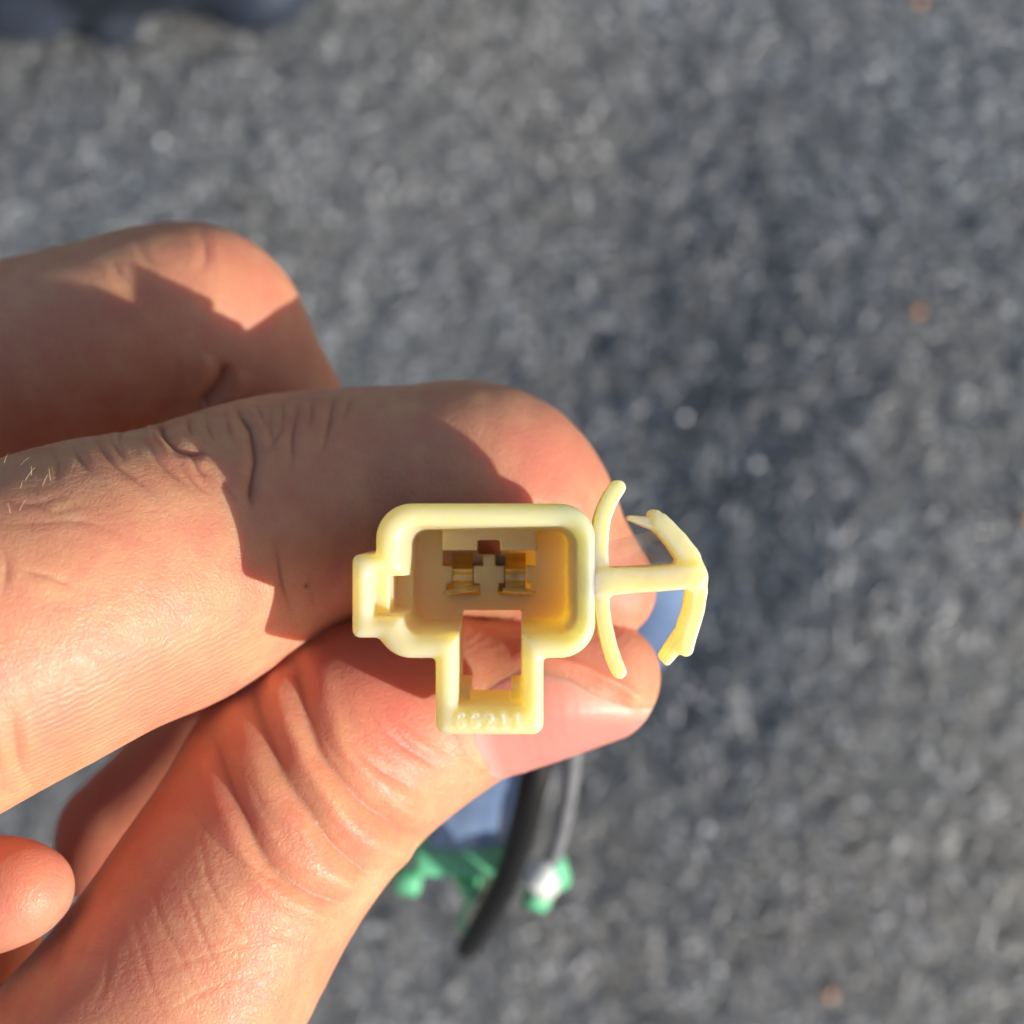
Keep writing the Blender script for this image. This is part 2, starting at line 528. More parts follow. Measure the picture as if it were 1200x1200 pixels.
def grid_sdf(lo, hi, h, with_palm):
    lo = np.array(lo, float); n = np.ceil((np.array(hi) - lo) / h).astype(int) + 1
    ax = [lo[i] + np.arange(n[i]) * h for i in range(3)]
    total = np.full(n, 5.0, np.float32); owner = np.zeros(n, np.int8)
    def box(c0, c1, r, marg):
        s = []
        for i in range(3):
            a = int(np.floor((min(c0[i], c1[i]) - r - marg - lo[i]) / h)); b = int(np.ceil((max(c0[i], c1[i]) + r + marg - lo[i]) / h)) + 1
            a, b = max(a, 0), min(b, n[i])
            if b <= a: return None
            s.append(slice(a, b))
        return tuple(s)
    def pts(s):
        return np.stack(np.meshgrid(*(ax[i][s[i]] for i in range(3)), indexing='ij'), -1)
    for fi, name in enumerate(FINGERS):
        fa = np.full(n, 5.0, np.float32)
        for ci, (C, R) in enumerate(FINGERS[name]):
            ca = fa if ci == 0 else np.full(n, 5.0, np.float32)
            for i in range(len(C) - 1):
                s = box(C[i], C[i + 1], max(R[i], R[i + 1]), 2.5)
                if s is None: continue
                d = seg_sdf(pts(s), C[i], C[i + 1], R[i], R[i + 1])
                ca[s] = np.minimum(ca[s], d)
            if ci: fa = smin(fa, ca, 2.0)
        if with_palm:
            total = smin(total, fa, 3.0)
        else:
            m = fa < total
            total[m] = fa[m]; owner[m] = fi
    if with_palm:
        for a, b, ra, rb in PALM:
            s = box(a, b, max(ra, rb), 6)
            if s is None: continue
            total[s] = smin(total[s], seg_sdf(pts(s), a, b, ra, rb).astype(np.float32), 8.0)
    return total, owner, lo, ax

NAMES = list(FINGERS)
h = 0.28
XCUT = P(-45, 600, -58)[0]
total, owner, lo, ax = grid_sdf((XCUT, -47, -54), (16, 25, 10), h, False)
hv, hf = surface_nets(total, lo, h)
ix = np.clip(np.rint((hv - lo) / h).astype(int), 0, np.array(owner.shape) - 1)
own = owner[ix[:, 0], ix[:, 1], ix[:, 2]]
del total, owner
# split every quad in four so that creases have room
ed = np.sort(np.stack([hf, np.roll(hf, -1, 1)], -1).reshape(-1, 2), 1)
key, inv_ = np.unique(ed[:, 0].astype(np.int64) * len(hv) + ed[:, 1], return_inverse=True)
e0, e1 = key // len(hv), key % len(hv)
mid = inv_.reshape(-1, 4) + len(hv); ctr = np.arange(len(hf)) + len(hv) + len(key)
own = np.concatenate([own, own[e0], own[hf[:, 0]]])
hv = np.vstack([hv, (hv[e0] + hv[e1]) / 2, hv[hf].mean(1)])
hf = np.concatenate([np.stack([hf[:, i], mid[:, i], ctr, mid[:, i - 1]], 1) for i in range(4)])

# slight smoothing of the lattice
for _ in range(6):
    acc = np.zeros_like(hv); cnt = np.zeros(len(hv))
    for i in range(4):
        j = (i + 1) % 4
        for a in range(3):
            acc[:, a] += np.bincount(hf[:, i], hv[hf[:, j], a], len(hv)) + np.bincount(hf[:, j], hv[hf[:, i], a], len(hv))
        cnt += np.bincount(hf[:, i], minlength=len(hv)) + np.bincount(hf[:, j], minlength=len(hv))
    hv = hv * 0.5 + 0.5 * acc / cnt[:, None]
nrm = vnormals(hv, hf)
ux, uy = project(hv)
# which surface points face the sight lines first (details below are known only for those)
zb = np.full((320, 320), -1e9)
bi = np.clip((ux + 100) // 4, 0, 319).astype(int); bj = np.clip((uy + 40) // 4, 0, 319).astype(int)
np.maximum.at(zb, (bi, bj), hv[:, 2])
seen = np.clip(1 - (zb[bi, bj] - hv[:, 2] - 1.2) / 1.5, 0, 1) * np.clip(nrm[:, 2] * 4 + 0.6, 0, 1)

disp = np.zeros(len(hv)); crease = np.zeros(len(hv))
# flesh is never perfectly smooth
disp += 0.14 * vnoise(hv, 6.5) + 0.04 * vnoise(hv + 9, 2.6) + 0.010 * vnoise(hv + 4, 1.0)

def polydist(pts, x, y):
    q = spline(pts, 5)
    L = np.concatenate([[0], np.cumsum(np.hypot(*np.diff(q, axis=0).T))]); L /= L[-1]
    best = np.full(len(x), 1e9); tt = np.zeros(len(x)); sd = np.zeros(len(x))
    for i in range(len(q) - 1):
        a, b = q[i], q[i + 1]; ab = b - a
        t = np.clip(((x - a[0]) * ab[0] + (y - a[1]) * ab[1]) / (ab @ ab), 0, 1)
        dx, dy = x - a[0] - t * ab[0], y - a[1] - t * ab[1]
        d = np.hypot(dx, dy); m = d < best
        best[m] = d[m]; tt[m] = (L[i] + t * (L[i + 1] - L[i]))[m]
        sd[m] = np.sign(ab[0] * dy - ab[1] * dx)[m]
    return best, tt, sd

def fold(finger, pts, w, depth, bulge=0.45, fade=0.18, tint=1.0):
    """a skin crease: a groove of half-width w px and depth mm, flesh swelling beside it"""
    q = np.array(pts); fi = NAMES.index(finger)
    pad = 5 * w
    m = np.nonzero((own == fi) & (seen > 0.02) & (ux > q[:, 0].min() - pad) & (ux < q[:, 0].max() + pad) & (uy > q[:, 1].min() - pad) & (uy < q[:, 1].max() + pad))[0]
    if not len(m): return
    jx = ux[m] + 2.6 * vnoise(hv[m] + 20, 2.4); jy = uy[m] + 2.6 * vnoise(hv[m] + 40, 2.4)
    small = 0 < depth < 0.45
    if small: depth *= 0.5; fade = 0.45
    d, t, _ = polydist(pts, jx, jy)
    if finger == 'index' and depth > 0.2: depth *= 0.75; bulge = 0.25
    e = np.clip(np.minimum(t, 1 - t) / fade, 0, 1) * seen[m] if fade > 0 else seen[m]
    groove = 0.6 * np.exp(-(d / (0.55 * w)) ** 2) + 0.4 * np.exp(-(d / (1.5 * w)) ** 2) if small else 0.35 * np.exp(-(d / (0.5 * w)) ** 2) + 0.65 * np.exp(-(d / (1.3 * w)) ** 2)
    disp[m] += e * depth * (-groove + bulge * np.exp(-((d - 2.4 * w) / (1.3 * w)) ** 2))
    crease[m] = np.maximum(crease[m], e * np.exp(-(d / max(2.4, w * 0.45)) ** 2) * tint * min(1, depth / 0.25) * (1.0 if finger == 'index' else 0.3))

I_, T_, M_ = 'index', 'thumb', 'middle'
# index: wrinkles over the end joint
fold(I_, [(276, 470), (281, 484), (295, 504), (299, 539), (294, 572), (296, 600)], 5.5, 0.50)
fold(I_, [(192, 484), (187, 500), (203, 523), (226, 531), (247, 530)], 5.0, 0.55)
fold(I_, [(226, 531), (230, 546), (240, 560)], 4.0, 0.3)
fold(I_, [(219, 484), (221, 500), (226, 514)], 4.0, 0.28)
fold(I_, [(391, 458), (390, 480), (386, 506), (376, 535)], 5, 0.32)
fold(I_, [(353, 466), (349, 490), (344, 515), (341, 556)], 5, 0.32)
fold(I_, [(346, 484), (326, 512), (306, 538)], 4, 0.2)
fold(I_, [(108, 500), (116, 520), (130, 540), (156, 560), (190, 585)], 5.5, 0.30)
fold(I_, [(86, 520), (93, 536), (106, 553)], 4.5, 0.26)
fold(I_, [(146, 498), (141, 515), (143, 533)], 4.5, 0.26)
fold(I_, [(60, 525), (68, 545), (64, 570)], 4.5, 0.2)
fold(I_, [(166, 495), (176, 525), (200, 556), (240, 590)], 4, 0.2)
fold(I_, [(255, 540), (262, 565), (284, 600)], 4, 0.16)
fold(I_, [(320, 470), (318, 500), (322, 540)], 4, 0.16)
fold(I_, [(319, 628), (325, 662), (333, 694), (345, 722)], 6, 0.36)
fold(I_, [(14, 830), (17, 862), (25, 900), (45, 930)], 6, 0.40, fade=0.25, tint=0.1)
fold(I_, [(-5, 617), (45, 612), (92, 612), (153, 632)], 4, 0.14)
fold(I_, [(8, 664), (57, 677), (107, 696)], 4, 0.16)
fold(I_, [(2, 640), (10, 664), (4, 700)], 5, 0.2)
fold(I_, [(0, 585), (40, 590), (80, 580)], 4, 0.14)
fold(I_, [(20, 570), (60, 600), (110, 590)], 4, 0.12)
fold(I_, [(362, 668), (366, 690), (370, 712)], 5, 0.15)
for q in ([(262, 476), (268, 500), (280, 522)], [(330, 462), (334, 485), (329, 508)], [(206, 540), (224, 566), (250, 584)], [(176, 500), (184, 520), (196, 536)],
          [(300, 470), (308, 490), (316, 500)], [(366, 462), (366, 486), (362, 506)], [(410, 458), (408, 480), (402, 500)], [(125, 505), (136, 528), (150, 545)], [(236, 486), (244, 500), (252, 520)]):
    fold(I_, q, 3, 0.2)
# middle
fold(M_, [(229, 262), (240, 290), (238, 324)], 6, 0.25, tint=0.4)
fold(M_, [(155, 284), (168, 297), (184, 312)], 5, 0.22, tint=0.4)
fold(M_, [(128, 303), (136, 318), (148, 330)], 5, 0.2, tint=0.4)
fold(M_, [(268, 425), (258, 448), (244, 466), (232, 480)], 9, 0.7)
fold(M_, [(90, 320), (112, 340), (118, 362)], 6, 0.14)
fold(M_, [(200, 400), (206, 430), (200, 460)], 7, 0.12)
# thumb: deep arcs across the joint
fold(T_, [(345, 770), (351, 798), (358, 829), (374, 876), (395, 907), (425, 940), (456, 961), (484, 980), (505, 988)], 11, 0.54, fade=0.08)
fold(T_, [(292, 800), (299, 824), (317, 868), (335, 912), (364, 953), (389, 987), (408, 1003), (440, 1032)], 11, 0.54, fade=0.08)
fold(T_, [(240, 850), (254, 884), (270, 920), (286, 955), (302, 988), (333, 1027), (376, 1050), (420, 1066)], 9, 0.46, fade=0.14)
fold(T_, [(289, 900), (307, 945), (327, 973)], 4.5, 0.18)
fold(T_, [(205, 905), (217, 930), (237, 969), (275, 1003), (318, 1030), (360, 1060)], 4, 0.18)
fold(T_, [(228, 960), (234, 990), (240, 1015), (248, 1042), (268, 1074), (300, 1110)], 3.5, 0.13)
fold(T_, [(165, 1000), (175, 1034), (192, 1086), (217, 1128), (240, 1185)], 3.5, 0.10)
fold(T_, [(150, 1040), (158, 1082), (171, 1132), (184, 1176), (196, 1215)], 3.5, 0.10)
fold(T_, [(160, 1150), (205, 1133), (250, 1119), (294, 1106), (350, 1098)], 3, 0.06)
fold(T_, [(150, 1200), (198, 1183), (233, 1165), (277, 1147), (330, 1140)], 3, 0.06)
fold(T_, [(282, 1060), (300, 1085), (330, 1100), (372, 1112)], 3, 0.12)
fold(T_, [(205, 1010), (215, 1040), (228, 1072), (240, 1100), (262, 1150)], 3, 0.13)
fold(T_, [(138, 1070), (130, 1110), (122, 1150), (100, 1195)], 4, 0.09)
fold(T_, [(112, 1050), (105, 1080), (96, 1120), (70, 1165)], 4, 0.09)
fold(T_, [(90, 1060), (80, 1090), (62, 1130), (38, 1170)], 3.5, 0.13)
fold(T_, [(405, 862), (431, 893), (469, 915), (497, 933)], 5, 0.32)
fold(T_, [(420, 815), (436, 840), (452, 858), (486, 884), (520, 905), (548, 912)], 5, 0.30)
fold(T_, [(443, 822), (469, 862), (500, 888), (530, 898)], 4, 0.2)
fold(T_, [(372, 850), (392, 880), (414, 902)], 4.5, 0.18)
fold(T_, [(455, 925), (476, 942), (500, 952)], 4, 0.16)
fold(T_, [(412, 990), (430, 975), (436, 960)], 4, 0.16)
fold(T_, [(340, 960), (352, 985), (372, 1004)], 4, 0.14)
# skin fold along the nail's near edge and cuticle
fold(T_, [(600, 764), (640, 768), (700, 791), (757, 824)], 9, -0.45, bulge=0, fade=0.1, tint=0)
fold(T_, [(538, 850), (545, 880), (575, 906)], 8, -0.15, bulge=0, fade=0.15, tint=0)

k_ = NAMES.index
def blob(finger, x, y, rx, ry, a):
    return a * np.exp(-((ux - x) / rx) ** 2 - ((uy - y) / ry) ** 2) * (own == k_(finger))
flush = blob(I_, 640, 540, 70, 60, 0.55) + blob(I_, 740, 690, 45, 50, 0.55) + blob(I_, 200, 780, 170, 70, 0.30) + blob(I_, 390, 700, 60, 40, 0.3) \
      + blob(I_, 330, 560, 60, 60, 0.18) + blob(I_, 150, 850, 120, 50, 0.22) + blob(I_, 30, 800, 60, 80, 0.18) \
      + blob(T_, 380, 770, 110, 60, 0.55) + blob(T_, 470, 810, 60, 60, 0.6) + blob(T_, 690, 770, 90, 50, 0.45) + blob(T_, 470, 870, 40, 40, 0.45) \
      + blob(T_, 420, 985, 26, 28, 0.4) + blob(T_, 170, 960, 90, 90, 0.35) + blob(T_, 150, 1120, 70, 90, 0.2) \
      + blob(M_, 330, 400, 60, 60, 0.35) + blob(M_, 260, 300, 60, 40, 0.25)
flush += np.where((own == k_('ring')) | (own == k_('little_tip')) | (own == k_('little_root')), 0.4, 0)
flush = np.clip(flush + 0.05 * vnoise(hv, 3.0), 0, 0.8)
ridge = (np.clip((uy - (640 + 0.0 * ux)) / 90, 0, 1) * np.clip((330 - ux) / 60, 0, 1) * np.clip((ux - 0) / 20, 0, 1)) * (own == k_(I_)) * np.clip(0.2 + (uy - 0.0 - (800 - 0.42 * ux)) / 110, 0, 1)
ridge = np.maximum(ridge, 0.6 * (own == k_(T_)) * np.clip((780 - uy) / 30, 0, 1) * np.clip((ux - 520) / 40, 0, 1))
dry = np.clip((uy - 900 + 0.3 * (ux - 300)) / 90, 0, 1) * (own == k_(T_)) + 0.7 * np.clip((650 - uy) / 60, 0, 1) * np.clip((330 - ux) / 80, 0, 1) * (own == k_(I_)) + 0.5 * (own == k_(M_))
mole = np.exp(-((ux - 359) ** 2 + (uy - 687) ** 2) / 2.6 ** 2) * (own == k_(I_)) * (seen > 0.5)
hv = hv + nrm * disp[:, None]

# the rest of the hand, outside the picture: knuckles, palm and wrist
t2, _, lo2, _ = grid_sdf((-125, -118, -80), (XCUT + 2.2, 40, 22), 1.0, True)
pv, pf = surface_nets(t2, lo2, 1.0)
pn = vnormals(pv, pf)
pv = pv - pn * 0.12
z0 = np.zeros(len(pv))
allv = np.vstack([hv, pv]); allf = np.vstack([hf, pf + len(hv)])
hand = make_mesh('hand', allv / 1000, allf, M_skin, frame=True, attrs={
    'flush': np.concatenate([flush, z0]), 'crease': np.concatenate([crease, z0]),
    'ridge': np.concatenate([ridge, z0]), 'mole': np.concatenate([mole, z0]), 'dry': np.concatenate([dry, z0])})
tag(hand, 'bare hand pinching the ivory plug between thumb and index finger', 'hand')

# thumbnail: a curved plate over the thumb's end, laid on the thumb by walking out from its axis
nu, nw = 60, 40
u, w = np.meshgrid(np.linspace(0, 1, nu), np.linspace(0, 1, nw), indexing='ij')
near = np.interp(u, [0, 0.12, 0.3, 0.55, 0.75, 0.9, 1.0], np.radians([10, -14, -24, -14, 2, 20, 48]))
far = np.interp(u, [0, 0.15, 0.6, 1.0], np.radians([120, 150, 155, 130]))
phi = near + (far - near) * w
xr = np.interp(np.degrees(phi), [-30, 10, 45, 90, 150], [556, 546, 560, 592, 600])
xt = np.interp(np.degrees(phi), [-30, 10, 48, 90, 150], [752, 756, 761, 764, 760])
xpx = xr + (xt - xr) * u
ay = np.interp(xpx, [500, 555, 640, 706, 770], [834, 818, 802, 795, 792])
A = np.array([P(a, b, -23.5) for a, b in zip(xpx.ravel(), ay.ravel())])
tipness = np.clip((xpx.ravel() - 700) / 60, 0, 1)
Dr = np.stack([0.25 * tipness, -np.sin(phi.ravel()), np.cos(phi.ravel())], 1)
Dr /= np.linalg.norm(Dr, axis=1, keepdims=True)
tlo = np.zeros(len(A)); thi = np.full(len(A), 16.0)
for _ in range(22):
    tm = (tlo + thi) / 2
    ins = finger_sdf('thumb', A + Dr * tm[:, None]) < 0
    tlo = np.where(ins, tm, tlo); thi = np.where(ins, thi, tm)
edge = np.minimum(np.minimum(u, 1 - u) * 5, np.minimum(w, 1 - w) * 6).ravel()
off = -0.35 + 0.75 * np.clip(edge, 0, 1) ** 0.5
NV = A + Dr * (np.maximum(tlo, 1.5) + off)[:, None]
ii = np.arange(nu * nw).reshape(nu, nw)
NQ = np.stack([ii[:-1, :-1], ii[:-1, 1:], ii[1:, 1:], ii[1:, :-1]], -1).reshape(-1, 4)
rim = np.clip(1 - w.ravel() * 5, 0, 1) * np.clip(u.ravel() * 2.2 - 0.6, 0, 1) + np.clip((u.ravel() - 0.88) * 10, 0, 1)
lun = np.clip(1 - u.ravel() / 0.16, 0, 1)
nail = make_mesh('thumbnail', NV / 1000, NQ, M_nail, parent=hand, attrs={'rim': np.clip(rim, 0, 1) * 0.9, 'lunula': lun * 0.8})
nail['label'] = 'pink thumbnail with a pale near edge'

# fair hairs at the index joint
HV, HF = [], []
cand = np.nonzero((own == k_(I_)) & (seen > 0.6) & (ux > 2) & (ux < 100) & (uy > 540) & (uy < 625))[0]
for c in rng.choice(cand, 9, replace=False):
    p0 = hv[c]; n0 = nrm[c]
    dr = np.array([rng.uniform(-0.2, 0.9), rng.uniform(0.3, 1.0), 0]) + n0 * 0.5
    dr /= np.linalg.norm(dr); L = rng.uniform(0.7, 1.5)
    path = [p0 - n0 * 0.05 + dr * L * t - n0 * 0.25 * L * t * t for t in np.linspace(0, 1, 6)]
    v, f = tube(np.array(path), np.linspace(0.024, 0.008, 6), 5)
    b0 = len(HV); HV += list(v); HF += [tuple(i + b0 for i in q) for q in f]
hairs = mesh_py('hair', np.array(HV) / 1000, HF, M_hair, parent=hand)
tag(hairs, kind='stuff')

# ------------------------------------------------------------------ the plug
def px2(x, z=0.0): return (x - 600) * (D - z) / (D * S)
def py2(y, z=0.0): return (600 - y) * (D - z) / (D * S)

def rbox2(x, y, x0, x1, y0, y1, r, z=0.0):
    """rounded rectangle given by photo px edges at depth z, r in px"""
    ax0, ax1, by0, by1 = px2(x0, z), px2(x1, z), py2(y1, z), py2(y0, z)
    rr = r / PXS(z)
    qx = np.abs(x - (ax0 + ax1) / 2) - (ax1 - ax0) / 2 + rr
    qy = np.abs(y - (by0 + by1) / 2) - (by1 - by0) / 2 + rr
    return np.hypot(np.maximum(qx, 0), np.maximum(qy, 0)) + np.minimum(np.maximum(qx, qy), 0) - rr

def slab(d2, z, z0, z1, r=0.0):
    q = np.abs(z - (z0 + z1) / 2) - (z1 - z0) / 2 + r
    a = d2 + r
    return np.hypot(np.maximum(a, 0), np.maximum(q, 0)) + np.minimum(np.maximum(a, q), 0) - r

def stroke2(x, y, rows, z=0.0):
    q = np.array(rows, float); out = None
    pp = np.stack([x, y], -1)
    for i in range(len(q) - 1):
        a = np.array([px2(q[i, 0], z), py2(q[i, 1], z)]); b = np.array([px2(q[i + 1, 0], z), py2(q[i + 1, 1], z)])
        d = seg_sdf(pp, a, b, q[i, 2] / S, q[i + 1, 2] / S)
        out = d if out is None else np.minimum(out, d)
    return out

def sdf_mesh(fn, lo, hi, h):
    lo = np.array(lo, float); n = np.ceil((np.array(hi) - lo) / h).astype(int) + 1
    ax = [lo[i] + np.arange(n[i]) * h for i in range(3)]
    G = np.meshgrid(*ax, indexing='ij')
    return surface_nets(fn(*G).astype(np.float32), lo, h)

BACK = -10.2; REAR = -13.0
DIGITS = {'6': [[(0.8, 0.05), (0.35, 0.0), (0.05, 0.45), (0.05, 0.8), (0.35, 1.0), (0.75, 0.9), (0.85, 0.7), (0.55, 0.5), (0.1, 0.62)]],
          '2': [[(0.05, 0.15), (0.4, 0.0), (0.85, 0.15), (0.8, 0.4), (0.05, 1.0), (0.95, 1.0)]],
          '1': [[(0.15, 0.2), (0.5, 0.0), (0.5, 1.0)], [(0.15, 1.0), (0.85, 1.0)]]}

def housing_sdf(x, y, z):
    body = rbox2(x, y, 440, 698, 590, 772, 42)
    tabo = rbox2(x, y, 412, 490, 650, 748, 9)
    lock = rbox2(x, y, 510, 637, 700, 862, 13)
    o2 = smin(smin(body, tabo, 0.35), lock, 0.35)
    d = slab(o2, z, REAR, 0.0, 0.75)
    # cavity with a little draft
    draft = 0.045 * np.clip(-z, 0, 12)
    cav2 = rbox2(x, y, 470, 678, 616, 746, 24) + draft
    cav = slab(cav2, z, BACK, 4.0, 0.25)
    not2 = rbox2(x, y, 452, 500, 675, 723, 4) + draft * 0.6
    cav = np.minimum(cav, slab(not2, z, -8.0, 4.0))
    cav = np.minimum(cav, slab(rbox2(x, y, 437, 500, 672, 724, 4), z, -2.6, 4.0))
    # lock window, open into the cavity and through the back
    win2 = rbox2(x, y, 537, 612, 725, 829, 3)
    cav = np.minimum(cav, slab(win2, z, -20, 4.0))
    d = smax(d, -cav, 1.05)
    # ledges left standing in the window's lower corners
    for a, b in ((530, 551), (599, 620)):
        d = np.minimum(d, slab(rbox2(x, y, a, b, 803, 845, 1, -5), z, REAR + 0.2, -4.5))
    # shelf on the back wall and openings for the terminals
    d = np.minimum(d, slab(rbox2(x, y, 518, 629, 612, 645, 2, -8), z, REAR + 0.3, -8.2, 0.1))
    for a, b in ((518, 566), (580, 628)):
        d = np.maximum(d, -slab(rbox2(x, y, a, b, 645, 664, 1, -9), z, -12.6, -8))
    for a, b in ((530, 555), (591, 617)):
        d = np.maximum(d, -slab(rbox2(x, y, a, b, 655, 694, 1, -10), z, -12.6, -9))
    for a, b in ((523, 562), (584, 622)):
        d = np.maximum(d, -slab(rbox2(x, y, a, b, 684, 697, 1, -10), z, -12.6, -9))
    d = np.maximum(d, -slab(rbox2(x, y, 559, 586, 633, 651, 1, -8), z, -20, -6))
    # raised figures on the lower bar
    t2 = None
    for i, ch in enumerate('66211'):
        x0 = 534 + i * 16.5
        for st in DIGITS[ch]:
            s = stroke2(x, y, [(x0 + 11 * a, 836 + 17 * b, 1.5) for a, b in st])
            t2 = s if t2 is None else np.minimum(t2, s)
    d = smin(d, slab(t2, z, -0.6, 0.10, 0.03), 0.1)
    return d

plug = empty('wire_connector', FRAME)
tag(plug, 'ivory plastic two-pin plug with open front held between finger and thumb', 'connector')
cv, cf = sdf_mesh(housing_sdf, (px2(405), py2(870), REAR - 0.5), (px2(706), py2(582), 0.6), 0.12)
make_mesh('housing', cv / 1000, cf, M_plastic, parent=plug)

def clip_sdf(x, y, z):
    bar = slab(stroke2(x, y, [(704, 684, 16), (722, 682, 16), (760, 680, 14.5), (815, 676, 14.5)]), z, -5.5, -0.5, 0.25)
    up = slab(stroke2(x, y, spline([(706, 676, 10), (704.5, 640, 9.5), (707, 612, 9.5), (715, 588, 9.5), (726, 571, 9)], 5)), z, -5.0, -0.8, 0.2)
    dn = slab(stroke2(x, y, spline([(706, 690, 9), (708, 722, 8.5), (714, 750, 8.5), (721, 774, 8.5), (727, 789, 8.5)], 5)), z, -5.0, -0.8, 0.2)
    d = smin(smin(bar, up, 0.35), dn, 0.35)
    a1 = slab(stroke2(x, y, [(817, 676, 12), (812, 655, 12), (796, 633, 12), (776, 611, 10), (771, 603, 6)]), z, -6.0, -1.0, 0.15)
    h1 = slab(stroke2(x, y, [(778, 616, 8), (762, 612, 6.5), (743, 607.5, 3.2)]), z, -6.0, -1.2, 0.1)
    a2 = slab(stroke2(x, y, [(818, 676, 11), (822, 694, 10), (818, 718, 10), (809, 748, 10), (806, 762, 9)]), z, -6.0, -1.0, 0.15)
    h2 = slab(stroke2(x, y, [(803, 752, 8), (790, 768, 6), (784, 776, 5.5)]), z, -6.0, -1.2, 0.1)
    anc = smin(smin(a1, a2, 0.3), smin(h1, h2, 0.2), 0.2)
    # scuffed, torn edges of the moulding
    return smin(d, anc, 0.6) 
kv, kf = sdf_mesh(clip_sdf, (px2(672), py2(802), -6.6), (px2(842), py2(556), 0.2), 0.12)
kn = vnormals(kv, kf)
kv = kv + kn * (0.03 * vnoise(kv, 1.3) + 0.025 * vnoise(kv + 7, 0.5))[:, None]
make_mesh('mounting_clip', kv / 1000, kf, M_plastic, parent=plug)

M_film, _nt, _b = new_mat('clear_film')
_b.inputs['Base Color'].default_value = (0.80, 0.82, 0.86, 1); _b.inputs['Roughness'].default_value = 0.12; _b.inputs['Alpha'].default_value = 0.34
_tc = node(_nt, 'ShaderNodeTexCoord'); _nz = node(_nt, 'ShaderNodeTexNoise', in_Scale=600.0, in_Detail=3.0)
_nt.links.new(_tc.outputs['Object'], _nz.inputs['Vector'])
_bp = node(_nt, 'ShaderNodeBump', in_Strength=1.0, in_Distance=0.0004)
_nt.links.new(_nz.outputs[0], _bp.inputs['Height']); _nt.links.new(_bp.outputs[0], _b.inputs['Normal'])
V, F = [], []
for i in range(17):
    for j in range(9):
        a, b = i / 16, j / 8
        x = 712 + a * (96 - 34 * b); y = 668 - b * (34 + 14 * a)
        z = -3.2 + 0.5 * math.sin(a * 9 + b * 3) + 0.4 * math.sin(b * 8 - a * 5)
        V.append((px2(x, z), py2(y, z), z))
for i in range(16):
    for j in range(8):
        F.append((i * 9 + j, (i + 1) * 9 + j, (i + 1) * 9 + j + 1, i * 9 + j + 1))
film = mesh_py('clip_film', np.array(V) / 1000, F, M_film, parent=plug)
film['label'] = 'thin clear crinkled film between the clip arms'

def strip(rows, mat, name, parent, thick=0.25, sub=5):
    """bent metal strip: rows of px x0, px x1, px y, z"""
    r = spline(rows, sub)
    V, F = [], []
    n = len(r)
    for s in (0, -thick):
        for x0, x1, y, z in r:
            V.append((px2(x0, z), py2(y, z), z + s)); V.append((px2(x1, z), py2(y, z), z + s))
    for i in range(n - 1):
        a = 2 * i
        F.append((a, a + 2, a + 3, a + 1))
        b = 2 * n + a
        F.append((b, b + 1, b + 3, b + 2))
        F.append((a, b, b + 2, a + 2)); F.append((a + 1, a + 3, b + 3, b + 1))
    F.append((0, 1, 2 * n + 1, 2 * n)); e = 2 * n - 2
    F.append((e, e + 2 * n, e + 2 * n + 1, e + 1))
    return mesh_py(name, np.array(V) / 1000, F, mat, parent=parent, smooth=False)

for k, (a, b, la, lb, tilt) in enumerate(((531, 554, 519, 561, 3.0), (592, 616, 589, 628, -1.5))):
    t = strip([(a, b, 648, -12.5), (a, b, 658, -11.9), (a, b, 667, -10.9), (a, b, 674, -11.1), (a, b, 682, -11.0), (a, b, 690, -9.6)], M_brass, 'terminal', plug)
    V, F = [], []
    prof = [(-4.5, -9.2), (-2, -8.2), (2, -7.9), (4.5, -8.6), (3, -9.6), (-3, -10.1)]
    nseg = 9
    for i in range(nseg):
        f = i / (nseg - 1); x = la + (lb - la) * f
        wob = random.uniform(-0.7, 0.7); sc_ = 0.55 + 0.45 * math.sin(math.pi * min(max(f * 0.9 + 0.05, 0), 1))
        for dy, z in prof:
            yy = 692.5 + (f - 0.5) * -2 * tilt + dy * sc_ * 0.8 + wob
            V.append((px2(x, z), py2(yy, z), z + random.uniform(-0.06, 0.06)))
    m = len(prof)
    for i in range(nseg - 1):
        for j in range(m):
            q = (j + 1) % m
            F.append((i * m + j, (i + 1) * m + j, (i + 1) * m + q, i * m + q))
    F.append(tuple(range(m))); F.append(tuple(reversed(range((nseg - 1) * m, nseg * m))))
    mesh_py('contact_lip', np.array(V) / 1000, F, M_tin, parent=t, smooth=False)

# ------------------------------------------------------------------ leads hanging behind the hand
def path(rows, n=8):
    r = spline(rows, n)
    return np.array([P(a, b, z) for a, b, z in r]) / 1000

v, f = tube(path([(585, 672, -12.8), (600, 700, -30), (628, 800, -42), (632, 870, -48), (622, 935, -52), (600, 1015, -64), (574, 1068, -76), (548, 1110, -92), (556, 1096, -118), (585, 1010, -135), (560, 930, -140), (450, 850, -140), (200, 800, -135), (-300, 800, -130)]), 0.00140, 18)
o = mesh_py('black_cable', v, f, M_black, frame=True)
tag(o, 'thick black cable hanging behind the thumb', 'cable')

